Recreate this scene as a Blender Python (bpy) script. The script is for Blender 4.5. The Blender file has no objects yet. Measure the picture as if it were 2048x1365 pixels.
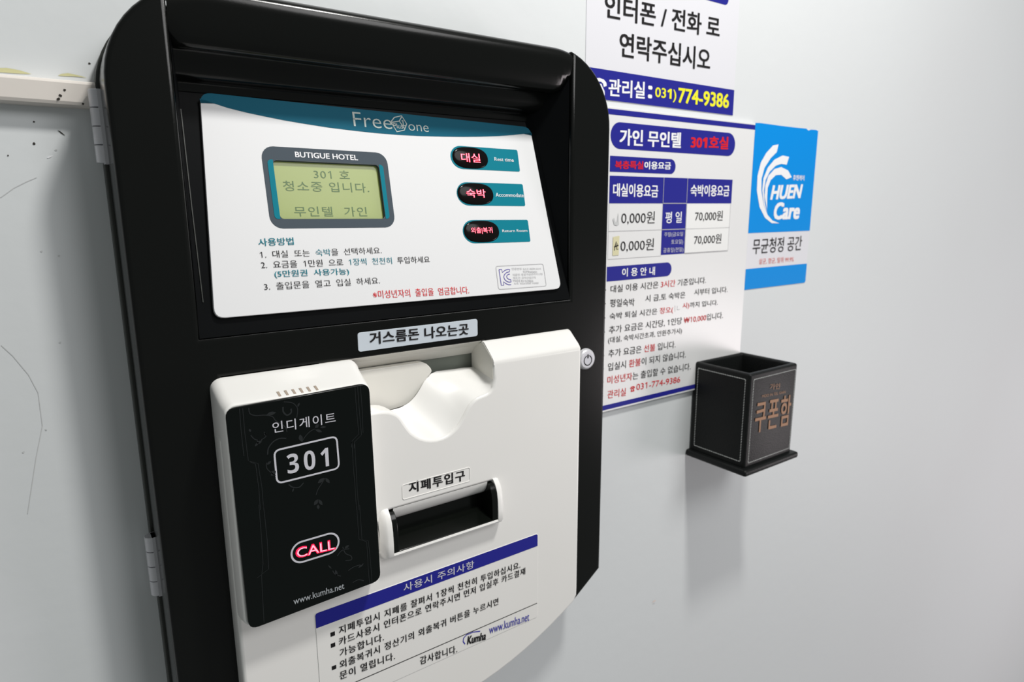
import bpy, math, random
import numpy as np
from mathutils import Vector, Matrix
from mathutils.geometry import tessellate_polygon

random.seed(4)
SC = bpy.context.scene
COL = SC.collection
S = 0.45            # metres per working unit (one unit = distance from the lens to the wall)

# ------------------------------------------------------------------ camera
F = 1307.27
CX, CY = 1024.0, 682.5
AX = np.array([0.81582158, -0.11852764, 0.56602681])     # wall's right, seen from the camera (right, down, forward)
AY = np.array([-0.57828802, -0.1599986, 0.79998964])     # into the wall
AZ = np.array([-0.00425739, -0.97997533, -0.19907342])   # up
cam = bpy.data.cameras.new('camera')
cam.lens = F * 36 / 2048
cam.sensor_width = 36
cam.clip_start = 0.01
cam.dof.use_dof = True
cam.dof.focus_distance = 0.425
cam.dof.aperture_fstop = 11
camo = bpy.data.objects.new('camera', cam)
COL.objects.link(camo)
camo.matrix_world = Matrix(((AX[0], -AX[1], -AX[2], 0), (AY[0], -AY[1], -AY[2], -S), (AZ[0], -AZ[1], -AZ[2], 0), (0, 0, 0, 1)))
SC.camera = camo

# ------------------------------------------------------------------ world and lights
w = bpy.data.worlds.new('world')
SC.world = w
w.use_nodes = True
w.node_tree.nodes['Background'].inputs[0].default_value = (0.95, 1.0, 0.985, 1)
w.node_tree.nodes['Background'].inputs[1].default_value = 0.165


def area(name, loc, target, size, power, color, shape='DISK', size_y=None):
    l = bpy.data.lights.new(name, 'AREA')
    l.shape = shape
    l.size = size * S
    if size_y:
        l.size_y = size_y * S
    l.energy = power
    l.color = color
    o = bpy.data.objects.new(name, l)
    COL.objects.link(o)
    o.location = Vector(loc) * S
    o.rotation_euler = (Vector(target) - Vector(loc)).to_track_quat('-Z', 'Y').to_euler()
    return o


area('ceiling_lamp', (1.0, -1.20, 2.05), (0.86, -0.1, -0.2), 0.30, 8.4, (1.0, 0.985, 0.95))
area('front_fill', (2.3, -4.2, 2.9), (0.9, 0, -0.6), 2.2, 15.0, (1.0, 0.99, 0.985))  # added soft fill from high in front, evens out the lamp's falloff
area('pink_side_fill', (4.9, -2.8, -1.5), (1.8, 0, -0.7), 1.5, 9.0, (1.0, 0.90, 0.92))  # added pink light for the lower right wall, its source is unseen
vs = SC.view_settings
vs.view_transform = 'Standard'
vs.look = 'None'
vs.gamma = 1
vs.exposure = 0.29
vs.use_curve_mapping = False


# ------------------------------------------------------------------ materials
def mat(name, color, rough=0.5, spec=0.5, emit=None, estr=0.0, bump=None, coat=0.0, metal=0.0, mottle=None, ior=None):
    m = bpy.data.materials.new(name)
    m.use_nodes = True
    nt = m.node_tree
    b = nt.nodes['Principled BSDF']
    b.inputs['Base Color'].default_value = (*color, 1)
    b.inputs['Roughness'].default_value = rough
    b.inputs['Specular IOR Level'].default_value = spec
    b.inputs['Metallic'].default_value = metal
    b.inputs['Coat Weight'].default_value = coat
    b.inputs['Coat Roughness'].default_value = 0.06
    if emit:
        b.inputs['Emission Color'].default_value = (*emit, 1)
        b.inputs['Emission Strength'].default_value = estr
    tc = nt.nodes.new('ShaderNodeTexCoord')
    if bump:
        scale, strength, detail = bump
        n = nt.nodes.new('ShaderNodeTexNoise')
        n.inputs['Scale'].default_value = scale
        n.inputs['Detail'].default_value = detail
        bp = nt.nodes.new('ShaderNodeBump')
        bp.inputs['Strength'].default_value = strength
        bp.inputs['Distance'].default_value = 0.0006
        nt.links.new(tc.outputs['Object'], n.inputs['Vector'])
        nt.links.new(n.outputs['Fac'], bp.inputs['Height'])
        nt.links.new(bp.outputs['Normal'], b.inputs['Normal'])
    if mottle:
        scale, c2, lo, hi = mottle
        n = nt.nodes.new('ShaderNodeTexNoise')
        n.inputs['Scale'].default_value = scale
        n.inputs['Detail'].default_value = 5
        r = nt.nodes.new('ShaderNodeMapRange')
        r.inputs[1].default_value = lo
        r.inputs[2].default_value = hi
        mx = nt.nodes.new('ShaderNodeMix')
        mx.data_type = 'RGBA'
        mx.inputs[6].default_value = (*color, 1)
        mx.inputs[7].default_value = (*c2, 1)
        nt.links.new(tc.outputs['Object'], n.inputs['Vector'])
        nt.links.new(n.outputs['Fac'], r.inputs[0])
        nt.links.new(r.outputs[0], mx.inputs[0])
        nt.links.new(mx.outputs[2], b.inputs['Base Color'])
    return m


M = {}
M['wall'] = mat('wall_paint', (0.715, 0.74, 0.75), 0.5, 0.2, bump=(55, 0.35, 4), mottle=(3, (0.705, 0.725, 0.735), 0.4, 0.7))
M['trim'] = mat('moulding_vinyl', (0.76, 0.71, 0.66), 0.5, 0.25, bump=(120, 0.1, 2))
M['glue'] = mat('dried_glue', (0.62, 0.60, 0.33), 0.5, 0.3)
M['black'] = mat('black_gloss_plastic', (0.004, 0.0045, 0.004), 0.19, 0.25, bump=(900, 0.02, 1))
M['surround'] = mat('black_satin_plastic', (0.005, 0.0055, 0.006), 0.35, 0.04)
M['blackin'] = mat('black_insert_plastic', (0.004, 0.005, 0.004), 0.16, 0.25)
M['case'] = mat('dark_painted_steel', (0.03, 0.033, 0.028), 0.35, 0.5)
M['white'] = mat('white_moulded_plastic', (0.86, 0.85, 0.825), 0.28, 0.35, mottle=(9, (0.84, 0.83, 0.80), 0.4, 0.7))
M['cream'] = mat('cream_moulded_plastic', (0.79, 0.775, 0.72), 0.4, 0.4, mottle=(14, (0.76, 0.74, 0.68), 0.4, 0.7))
M['steel'] = mat('brushed_hinge_steel', (0.66, 0.66, 0.69), 0.45, 0.4, metal=0.35, bump=(300, 0.2, 2))
M['gapmetal'] = mat('grey_coin_chute', (0.20, 0.22, 0.19), 0.5, 0.3)
M['panel'] = mat('white_overlay_film', (0.77, 0.775, 0.785), 0.42, 0.35)
M['tealshade'] = mat('shaded_teal_print', (0.003, 0.115, 0.185), 0.5, 0.1)  # header teal, with the hood's shade put into its colour
M['teal'] = mat('bright_teal_print', (0.002, 0.20, 0.27), 0.5, 0.1)
M['tealtext'] = mat('teal_lettering', (0.012, 0.20, 0.26), 0.5, 0.2)
M['lcdframe'] = mat('slate_print', (0.07, 0.09, 0.11), 0.5, 0.1)
M['lcd'] = mat('lcd_green', (0.30, 0.36, 0.12), 0.2, 0.3, emit=(0.42, 0.52, 0.10), estr=0.05)
M['lcdtext'] = mat('lcd_segments', (0.12, 0.19, 0.09), 0.3, 0.2, emit=(0.2, 0.3, 0.1), estr=0.05)
M['glass'] = mat('black_glass', (0.0025, 0.004, 0.0035), 0.09, 0.24)
M['dome'] = mat('black_button_resin', (0.006, 0.005, 0.005), 0.13, 0.10)
M['vine'] = mat('faint_grey_ornament', (0.02, 0.023, 0.024), 0.3, 0.3)
M['led'] = mat('red_led', (0.5, 0.0, 0.02), 0.4, 0.2, emit=(1.0, 0.015, 0.06), estr=1.5)
M['ledhot'] = mat('pink_led_core', (0.9, 0.4, 0.5), 0.4, 0.2, emit=(1.0, 0.30, 0.40), estr=0.85)
M['silvertext'] = mat('silver_lettering', (0.62, 0.62, 0.67), 0.4, 0.3)
M['greytext'] = mat('grey_lettering', (0.40, 0.43, 0.45), 0.4, 0.3)
M['palegrey'] = mat('pale_grey_print', (0.48, 0.48, 0.49), 0.5, 0.3)
M['logotext'] = mat('logo_silver_print', (0.50, 0.57, 0.54), 0.4, 0.3)
M['whitetext'] = mat('white_lettering', (0.88, 0.88, 0.90), 0.5, 0.2)
M['blacktext'] = mat('black_lettering', (0.012, 0.011, 0.012), 0.5, 0.2)
M['redtext'] = mat('red_lettering', (0.70, 0.012, 0.02), 0.5, 0.2)
M['brick'] = mat('dull_red_lettering', (0.55, 0.03, 0.03), 0.5, 0.2)
M['navy'] = mat('navy_print', (0.020, 0.022, 0.27), 0.5, 0.12)
M['poster'] = mat('poster_paper', (0.75, 0.75, 0.79), 0.35, 0.4)
M['board'] = mat('price_board_acrylic', (0.80, 0.80, 0.80), 0.3, 0.45)
M['patch'] = mat('pasted_paper', (0.86, 0.86, 0.85), 0.6, 0.2)
M['tape'] = mat('yellowed_tape', (0.70, 0.66, 0.42), 0.5, 0.3)
M['smear'] = mat('rubbed_out_grey', (0.58, 0.59, 0.59), 0.6, 0.2)
M['yellow'] = mat('yellow_lettering', (0.86, 0.83, 0.03), 0.5, 0.2)
M['sky'] = mat('azure_print', (0.0, 0.27, 0.76), 0.5, 0.1)
M['bluetext'] = mat('blue_lettering', (0.05, 0.05, 0.40), 0.5, 0.2)
M['coral'] = mat('coral_lettering', (0.75, 0.22, 0.20), 0.5, 0.2)
M['labelgrey'] = mat('pale_blue_label', (0.60, 0.66, 0.72), 0.4, 0.3)
M['leather'] = mat('black_leatherette', (0.006, 0.007, 0.007), 0.45, 0.22, bump=(700, 0.5, 3))
M['thread'] = mat('grey_stitch_thread', (0.46, 0.47, 0.46), 0.7, 0.2)
M['copper'] = mat('copper_foil_lettering', (0.32, 0.155, 0.07), 0.5, 0.3)
M['speck'] = mat('dark_speck', (0.04, 0.035, 0.03), 0.7, 0.1)
M['chip'] = mat('chipped_paint', (0.80, 0.68, 0.62), 0.6, 0.2)
M['groove'] = mat('slot_shadow_plastic', (0.40, 0.33, 0.27), 0.6, 0.2)
M['kc'] = mat('violet_mark_print', (0.11, 0.09, 0.38), 0.5, 0.2)


# ------------------------------------------------------------------ geometry helpers
class MB:
    """collects faces with their materials, builds one mesh object"""
    def __init__(self):
        self.v, self.f, self.m = [], [], []

    def add(self, verts, faces, m):
        o = len(self.v)
        self.v += [tuple(float(c) for c in p) for p in verts]
        self.f += [tuple(i + o for i in f) for f in faces]
        self.m += [m] * len(faces)
        return self

    def build(self, name, parent=None, angle=35, smooth=True, bevel=None):
        org = Vector(parent['_org']) if parent is not None and '_org' in parent else Vector((0, 0, 0))
        me = bpy.data.meshes.new(name)
        me.from_pydata([tuple((Vector(p) * S) - org) for p in self.v], [], self.f)
        slots = []
        for m in self.m:
            if m not in slots:
                slots.append(m)
        for m in slots:
            me.materials.append(M[m])
        me.polygons.foreach_set('material_index', [slots.index(m) for m in self.m])
        me.update()
        if smooth:
            me.polygons.foreach_set('use_smooth', [True] * len(me.polygons))
            me.set_sharp_from_angle(angle=math.radians(angle))
        o = bpy.data.objects.new(name, me)
        COL.objects.link(o)
        if parent is not None:
            o.parent = parent
            o['_org'] = tuple(org)
        if bevel:
            b = o.modifiers.new('bevel', 'BEVEL')
            b.width = bevel * S
            b.segments = 3
            b.limit_method = 'ANGLE'
            b.angle_limit = math.radians(40)
        return o


def thing(name, label, cat, loc, group=None):
    o = bpy.data.objects.new(name, None)
    COL.objects.link(o)
    o.location = Vector(loc) * S
    o.empty_display_size = 0.02
    o['_org'] = tuple(Vector(loc) * S)
    o['label'] = label
    o['category'] = cat
    if group:
        o['group'] = group
    return o


class Plane:
    """a surface: origin o, axes u and v, outward normal n; px() meets it with the sight line of a photograph pixel"""
    def __init__(self, o, u, v, lift=0.0):
        self.u = np.array(u, float) / np.linalg.norm(u)
        v = np.array(v, float)
        v = v - self.u * (v @ self.u)
        self.v = v / np.linalg.norm(v)
        self.n = np.cross(self.u, self.v)
        self.o = np.array(o, float) + self.n * lift

    def px(self, x, y):
        r = np.array([x - CX, y - CY, F])
        d = np.array([r @ AX, r @ AY, r @ AZ])
        c = np.array([0, -1.0, 0])
        t = ((self.o - c) @ self.n) / (d @ self.n)
        p = c + d * t - self.o
        return np.array([p @ self.u, p @ self.v])

    def at(self, u, v, h=0.0):
        return self.o + self.u * u + self.v * v + self.n * h

    def up(self, lift):
        return Plane(self.o, self.u, self.v, lift)


def crop(ox, oy, s):
    return lambda p: (ox + p[0] * s, oy + p[1] * s)


ID = crop(0, 0, 1)
L1 = 0.0004   # thickness of one printed layer


def poly2d(mb, pl, pts, m, h=L1, holes=()):
    loops = [list(pts)] + [list(q) for q in holes]
    tri = tessellate_polygon([[Vector((p[0], p[1], 0)) for p in lp] for lp in loops])
    flat = [p for lp in loops for p in lp]
    vs_ = [pl.at(p[0], p[1], h) for p in flat]
    fs = []
    for t in tri:
        a, b, c = (flat[i] for i in t)
        s_ = (b[0] - a[0]) * (c[1] - a[1]) - (b[1] - a[1]) * (c[0] - a[0])
        fs.append(t if s_ > 0 else (t[0], t[2], t[1]))
    mb.add(vs_, fs, m)


def polypx(mb, pl, cr, pts, m, h=L1):
    poly2d(mb, pl, [pl.px(*cr(p)) for p in pts], m, h)


def rrect(u0, v0, u1, v1, r, n=6, corners=(1, 1, 1, 1)):
    """bl, br, tr, tl"""
    out = []
    for (cx, cy, a0, on, kx, ky) in ((u0 + r, v0 + r, 180, corners[0], u0, v0), (u1 - r, v0 + r, 270, corners[1], u1, v0),
                                     (u1 - r, v1 - r, 0, corners[2], u1, v1), (u0 + r, v1 - r, 90, corners[3], u0, v1)):
        if on and r > 0:
            for k in range(n + 1):
                a = math.radians(a0 + 90 * k / n)
                out.append((cx + r * math.cos(a), cy + r * math.sin(a)))
        else:
            out.append((kx, ky))
    return out


def stroke(mb, pl, pts, width, m, h=L1, closed=False):
    """a printed line of constant width along pts (plane coordinates)"""
    pts = [np.array(p, float) for p in pts]
    n = len(pts)
    L, R = [], []
    for i in range(n):
        a = pts[(i - 1) % n] if (closed or i > 0) else pts[i]
        b = pts[(i + 1) % n] if (closed or i < n - 1) else pts[i]
        d = b - a
        d = d / (np.linalg.norm(d) + 1e-9)
        nn = np.array([-d[1], d[0]]) * width / 2
        L.append(pts[i] + nn)
        R.append(pts[i] - nn)
    vs_ = [pl.at(p[0], p[1], h) for p in L + R]
    fs = []
    for i in range(n if closed else n - 1):
        j = (i + 1) % n
        fs.append((i, i + n, j + n, j))
    mb.add(vs_, fs, m)


def strokepx(mb, pl, cr, pts, width, m, h=L1, closed=False):
    stroke(mb, pl, [pl.px(*cr(p)) for p in pts], width, m, h, closed)


def text(mb, pl, cr, bl, tr, parts, m='blacktext', bold=0.0, h=2 * L1, shear=0.0, space=1.0, uv=None, hl=None):
    """lettering fitted between its bottom left and its top right; parts = string or [(string, material), ...]"""
    if isinstance(parts, str):
        parts = [(parts, m)]
    one = '\U0001D7ED' if bold > 0.015 else '\U0001D7E3'      # the built-in face draws 1 as a bare stroke
    parts = [(p[0].replace('1', one), p[1]) for p in parts]
    body = ''.join(p[0] for p in parts)
    c = bpy.data.curves.new('t', 'FONT')
    c.body = body
    c.resolution_u = 3
    c.offset = min(bold, 0.0)
    c.shear = shear
    c.space_character = space
    i = 0
    for k, (s_, _) in enumerate(parts):
        for _c in s_:
            if i < len(c.body_format):
                c.body_format[i].material_index = k
            i += 1
    o = bpy.data.objects.new('t', c)
    me = bpy.data.meshes.new_from_object(o)
    co = np.empty(len(me.vertices) * 3)
    me.vertices.foreach_get('co', co)
    co = co.reshape(-1, 3)
    x0, y0 = co[:, 0].min(), co[:, 1].min()
    x1, y1 = co[:, 0].max(), co[:, 1].max()
    (u0, v0), (u1, v1) = (uv if uv else (pl.px(*cr(bl)), pl.px(*cr(tr))))
    slope = 0.0
    if hl:                      # height of the lettering at its left end; the line may run a little askew on its sheet
        vt = pl.px(*cr((bl[0], bl[1] - hl)))[1]
        slope = (v1 - vt) / (u1 - u0)
        v1 = vt
    sx, sy = (u1 - u0) / (x1 - x0), (v1 - v0) / (y1 - y0)
    b_ = max(bold, 0.0)
    copies = [(0, 0)] if b_ < 0.004 else [(-b_, -b_ * 0.6), (b_, -b_ * 0.6), (b_, b_ * 0.6), (-b_, b_ * 0.6)]
    for ci, (dx, dy), k in [(ci, c_, k) for ci, c_ in enumerate(copies) for k in range(len(parts))]:
        vs_ = [pl.at(u0 + (p[0] - x0 + dx) * sx, v0 + (p[1] - y0 + dy) * sy + (p[0] - x0) * sx * slope, h + ci * 0.00002) for p in co]
        fs = [tuple(q.vertices) for q in me.polygons if q.material_index == k]
        # every part gets its own vertex block, unused vertices dropped
        used = sorted({i for f_ in fs for i in f_})
        mp = {a: b for b, a in enumerate(used)}
        mb.add([vs_[a] for a in used], [tuple(mp[i] for i in f_) for f_ in fs], parts[k][1])
    bpy.data.objects.remove(o)
    bpy.data.meshes.remove(me)
    bpy.data.curves.remove(c)


def phone(mb, pl, cr, bl, tr, m, m2=None):
    """printed desk telephone sign"""
    (u0, v0), (u1, v1) = pl.px(*cr(bl)), pl.px(*cr(tr))
    v0, v1 = (v0, v1) if v1 > v0 else (v1, v0)
    W_ = lambda pts: [(u0 + (u1 - u0) * x, v0 + (v1 - v0) * y) for x, y in pts]
    dial = [(0.5 + 0.15 * math.cos(a * math.pi / 8), 0.33 + 0.17 * math.sin(a * math.pi / 8)) for a in range(16)]
    poly2d(mb, pl, W_([(0.12, 0.0), (0.88, 0.0), (0.86, 0.25), (0.70, 0.52), (0.64, 0.66), (0.36, 0.66), (0.30, 0.52), (0.14, 0.25)]), m, 2 * L1, [W_(dial)])
    poly2d(mb, pl, W_([(0.0, 0.58), (0.20, 0.50), (0.26, 0.70), (0.38, 0.78), (0.62, 0.78), (0.74, 0.70), (0.80, 0.50), (1.0, 0.58), (0.97, 0.78), (0.80, 0.94), (0.5, 1.0), (0.20, 0.94), (0.03, 0.78)]), m, 2 * L1)


def area2(lp):
    return sum(lp[i][0] * lp[(i + 1) % len(lp)][1] - lp[(i + 1) % len(lp)][0] * lp[i][1] for i in range(len(lp))) / 2


def inset(lp, d):
    """moves a counter-clockwise loop inward by d"""
    n = len(lp)
    out = []
    for i in range(n):
        p, q, r = np.array(lp[i - 1]), np.array(lp[i]), np.array(lp[(i + 1) % n])
        a, b = q - p, r - q
        a, b = a / (np.linalg.norm(a) + 1e-12), b / (np.linalg.norm(b) + 1e-12)
        na, nb = np.array([-a[1], a[0]]), np.array([-b[1], b[0]])
        m_ = na + nb
        m_ = m_ / max(1e-9, np.linalg.norm(m_))
        k = 1 / max(0.35, m_ @ na)
        out.append(tuple(q + m_ * d * k))
    return out


def solid(mb, pl, outer, front, back, m, r=0.0, holes=(), n=4, cap_back=False, side=None):
    """a plate with outline and holes, rounded front rims; heights are along the plane's normal"""
    outer = list(outer) if area2(outer) > 0 else list(outer)[::-1]
    loops = [(outer, 1)] + [((list(h_) if area2(h_) > 0 else list(h_)[::-1]), -1) for h_ in holes]
    caps = []
    for lp, sgn in loops:
        rings = []
        if r > 0:
            for k in range(n + 1):
                a = math.pi / 2 * k / n
                rings.append((inset(lp, sgn * r * (1 - math.sin(a))), front - r * (1 - math.cos(a))))
        else:
            rings.append((lp, front))
        rings.append((lp, back))
        caps.append(rings[0][0])
        L = len(lp)
        vs_ = [pl.at(p[0], p[1], h_) for ring, h_ in rings for p in ring]
        fs = []
        for k in range(len(rings) - 1):
            for i in range(L):
                j = (i + 1) % L
                q = (k * L + i, (k + 1) * L + i, (k + 1) * L + j, k * L + j)
                fs.append(q if sgn > 0 else q[::-1])
        mb.add(vs_, fs, side or m)
    poly2d(mb, pl, caps[0], m, front, caps[1:])
    if cap_back:
        poly2d(mb, pl, outer, m, back, [l[0] for l in loops[1:]])


def rings(mb, rs, m, cap0=False, cap1=True):
    """loft through 3-D rings with equal vertex counts"""
    n = len(rs[0])
    vs_ = [p for r_ in rs for p in r_]
    fs = []
    for k in range(len(rs) - 1):
        for i in range(n):
            j = (i + 1) % n
            fs.append((k * n + i, (k + 1) * n + i, (k + 1) * n + j, k * n + j))
    if cap1:
        fs.append(tuple((len(rs) - 1) * n + i for i in range(n)))
    if cap0:
        fs.append(tuple(range(n))[::-1])
    mb.add(vs_, fs, m)


def rr3(x0, z0, x1, z1, r, y, n=6):
    return [(a, y, b) for a, b in rrect(x0, z0, x1, z1, r, n)]


def prism(mb, prof, x0, x1, m):
    """profile of (y, z) points extruded along x, capped; prof runs so that the outside lies to its left seen from +x"""
    n = len(prof)
    vs_ = [(x0, y, z) for y, z in prof] + [(x1, y, z) for y, z in prof]
    fs = [(i, (i + 1) % n, (i + 1) % n + n, i + n) for i in range(n)]
    tri = tessellate_polygon([[Vector((y, z, 0)) for y, z in prof]])
    fs += [t for t in tri] + [(t[0] + n, t[2] + n, t[1] + n) for t in tri]
    mb.add(vs_, fs, m)


def box(mb, x0, y0, z0, x1, y1, z1, m):
    v = [(x0, y0, z0), (x1, y0, z0), (x1, y1, z0), (x0, y1, z0), (x0, y0, z1), (x1, y0, z1), (x1, y1, z1), (x0, y1, z1)]
    mb.add(v, [(0, 3, 2, 1), (4, 5, 6, 7), (0, 1, 5, 4), (1, 2, 6, 5), (2, 3, 7, 6), (3, 0, 4, 7)], m)


def fix_normals(o):
    import bmesh
    bm = bmesh.new()
    bm.from_mesh(o.data)
    bmesh.ops.recalc_face_normals(bm, faces=bm.faces)
    bm.to_mesh(o.data)
    bm.free()
    return o


def front(a):   # plane parallel to the wall standing off it by a
    return Plane((0, -a, 0), (1, 0, 0), (0, 0, 1))


WALL = front(0.0)

# ------------------------------------------------------------------ the setting
mb = MB()
mb.add([(-3.5, 0, -3.2), (6.5, 0, -3.2), (6.5, 0, 2.2), (-3.5, 0, 2.2)], [(0, 1, 2, 3)], 'wall')
box(mb, -3.5, 0.0002, -3.2, 6.5, 0.25, 2.2, 'wall')
wall = mb.build('wall_back', smooth=False)
wall['kind'] = 'structure'
wall['_org'] = (0, 0, 0)

mb = MB()
prism(mb, [(0, 0.1225), (-0.014, 0.1225), (-0.0185, 0.1245), (-0.020, 0.128), (-0.020, 0.149), (-0.0185, 0.1515), (-0.015, 0.153), (0, 0.1535)], -3.4, 0.0735, 'trim')
trim = fix_normals(mb.build('trim_1', smooth=False))
trim['kind'] = 'structure'
trim['_org'] = (0, 0, 0)
g = crop(0, 130, 0.21239)
mb = MB()
polypx(mb, WALL, g, [(-60, 30), (60, 28), (180, 50), (300, 86), (180, 82), (60, 74), (-60, 66)], 'glue', 0.0006)
mb.build('glue_smear', trim, smooth=False)
mb = MB()
polypx(mb, WALL, g, [(545, 100), (580, 84), (640, 78), (700, 90), (760, 104), (820, 122), (740, 112), (680, 108), (610, 106)], 'glue', 0.0006)
mb.build('glue_smear', trim, smooth=False)


def speck(pl, x, y, r, m='speck', parent=wall, name='speck', sq=1.0, ang=0.0, h=0.0005):
    mb_ = MB()
    u, v = pl.px(x, y)
    pts = []
    for k in range(9):
        a = 2 * math.pi * k / 9
        rr = r * random.uniform(0.7, 1.2)
        p, q = rr * math.cos(a), rr * sq * math.sin(a)
        pts.append((u + p * math.cos(ang) - q * math.sin(ang), v + p * math.sin(ang) + q * math.cos(ang)))
    poly2d(mb_, pl, pts, m, h)
    mb_.build(name, parent, smooth=False)


speck(WALL, 68, 287, 0.0016)
speck(WALL, 16, 311, 0.0009)
speck(WALL, 179, 127, 0.0012)
speck(WALL, 123, 266, 0.0045, sq=0.16, ang=-0.75)
speck(WALL, 68, 244, 0.001)
for x, y in ((83, 503), (118, 512), (112, 300), (121, 685), (47, 905), (92, 860)):
    speck(WALL, x, y, 0.0013, 'smear')
speck(WALL, 100, 314, 0.004, 'whitetext', name='paint_chip', sq=0.25, ang=0.5)
speck(WALL, 1308, 1203, 0.0065, 'chip', name='paint_chip', sq=0.4, ang=0.1)
speck(WALL, 1307, 1208, 0.005, 'smear', name='paint_chip', sq=0.3, ang=-0.2, h=0.0003)
TR_ = front(0.0201)
speck(TR_, 129, 180, 0.0015, parent=trim)
speck(TR_, 117, 198, 0.0022, parent=trim, sq=0.6, ang=0.6)
speck(TR_, 121, 191, 0.0016, parent=trim)
speck(TR_, 166, 208, 0.0012, parent=trim)
for pts in ([(5, 1250), (130, 1160), (250, 1100), (345, 1060)], [(10, 2640), (120, 2740), (270, 2920), (360, 3090), (400, 3400), (340, 3700), (260, 4230)]):
    mb = MB()
    strokepx(mb, WALL, g, pts, 0.0009, 'smear', 0.0004)
    mb.build('hairline_crack', wall, smooth=False)

# ------------------------------------------------------------------ the payment terminal
A1 = 0.10       # stand-off of the black face
B1 = 0.135      # stand-off of the white housing
kiosk = thing('payment_terminal', 'black wall mounted hotel payment terminal with white lower housing and green screen', 'payment terminal', (0.467, 0, -0.84))
XL, XR, ZT, RC = 0.0765, 0.857, 0.264, 0.125


def shell_outline(x0, x1, zt, r, n=14):
    """whole outline of the door shell, counter-clockwise, chamfered at the bottom corners"""
    pts = [(x0, -0.73), (x0 + 0.07, -0.78), (x1 - 0.07, -0.78), (x1, -0.73)]
    for k in range(n + 1):
        a = math.radians(90 * k / n)
        pts.append((x1 - r + r * math.cos(a), zt - r + r * math.sin(a)))
    for k in range(n + 1):
        a = math.radians(90 + 90 * k / n)
        pts.append((x0 + r + r * math.cos(a), zt - r + r * math.sin(a)))
    return pts


# steel case on the wall
mb = MB()
solid(mb, WALL, shell_outline(0.0725, 0.852, 0.258, 0.12), 0.020, 0.0, 'case', r=0.002)
mb.build('mounting_case', kiosk)
# gasket line between case and door
mb = MB()
solid(mb, WALL, shell_outline(0.0765, 0.850, 0.255, 0.12), 0.0245, 0.018, 'blackin')
mb.build('door_gasket', kiosk)

# door shell: U-shaped frame with the opening for the screen recess
XI0, XI1, ZR = 0.1485, 0.766, -0.162
out = shell_outline(XL, XR, ZT, RC)
n_arc = 15
right_arc, left_arc = out[4:4 + n_arc], out[4 + n_arc:]
zr_at = ZT
U = out[:4] + right_arc
U = [p for p in U if p[0] > XI1 or p[1] < 0]
U += [(XI1, ZT - RC + math.sqrt(max(0, RC ** 2 - (XI1 - (XR - RC)) ** 2)) if XI1 > XR - RC else ZT)]
U += [(XI1, 0.0), (XI1, ZR), (XI0, ZR), (XI0, 0.0)]
zl = ZT - RC + math.sqrt(max(0, RC ** 2 - (XL + RC - XI0) ** 2))
U += [(XI0, zl)]
U += [p for p in left_arc if p[0] < XI0 - 0.004]
mb = MB()
solid(mb, WALL, U, A1, 0.0235, 'black', r=0.006, n=5, holes=[[(0.17, -0.2172), (0.17, -0.42), (0.577, -0.42), (0.577, -0.2172)]])
mb.build('door_shell', kiosk, angle=50)


def arc_top(x):
    if x > XR - RC:
        return ZT - RC + math.sqrt(max(0, RC ** 2 - (x - XR + RC) ** 2))
    if x < XL + RC:
        return ZT - RC + math.sqrt(max(0, RC ** 2 - (x - XL - RC) ** 2))
    return ZT


# hood over the screen
mb = MB()
cols = [XI0 + (XI1 - XI0) * k / 60 for k in range(61)]
vsx = []
for x in cols:
    zt = arc_top(x)
    e = max(0.0, min(1.0, (XI1 - x) / 0.030))
    e2 = max(0.0, min(1.0, (x - XI0) / 0.015))
    lift = 0.022 * (1 - math.sqrt(1 - (1 - e) ** 2)) + 0.008 * (1 - math.sqrt(1 - (1 - e2) ** 2))
    prof = [(-0.024, zt), (-0.080, zt), (-0.090, zt - 0.0012), (-0.0965, zt - 0.005), (-0.0995, zt - 0.012), (-0.0985, zt - 0.022),
            (-0.0950, 0.222), (-0.0905, 0.206 + lift * 0.5), (-0.0865, 0.198 + lift), (-0.0815, 0.194 + lift), (-0.0745, 0.193 + lift), (-0.066, 0.196), (-0.060, 0.193),
            (-0.055, 0.178), (-0.050, 0.168), (-0.044, 0.1645), (-0.038, 0.163), (-0.034, 0.1605), (-0.031, 0.156), (-0.030, 0.150)]
    vsx.append([(x, y, min(z, zt)) for y, z in prof])
np_ = len(vsx[0])
mb.add([p for c_ in vsx for p in c_], [(i * np_ + j, i * np_ + j + 1, (i + 1) * np_ + j + 1, (i + 1) * np_ + j) for i in range(60) for j in range(np_ - 1)], 'black')
fix_normals(mb.build('screen_hood', kiosk, angle=60))

# tilted surround and its side walls
TILT = 0.23


def ty(z):
    return -A1 + TILT * (z + 0.161)


SUR = Plane((0, ty(0.0), 0), (1, 0, 0), (0, TILT, 1))
mb = MB()
zt_ = 0.185
xl_, xr_ = 0.166, 0.712
vv = [(XI0 - 0.001, ty(ZR) + 0.0005, ZR), (XI1 + 0.001, ty(ZR) + 0.0005, ZR), (xr_, ty(zt_), zt_), (xl_, ty(zt_), zt_),
      (XI0 + 0.001, -0.092, zt_ + 0.06), (XI1 - 0.001, -0.092, zt_ + 0.06), (XI0 + 0.001, -0.092, ZR), (XI1 - 0.001, -0.092, ZR),
      (xl_, ty(zt_), zt_ + 0.06), (xr_, ty(zt_), zt_ + 0.06)]
mb.add(vv, [(0, 1, 2, 3), (0, 3, 8, 4, 6), (1, 7, 5, 9, 2)], 'surround')
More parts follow.
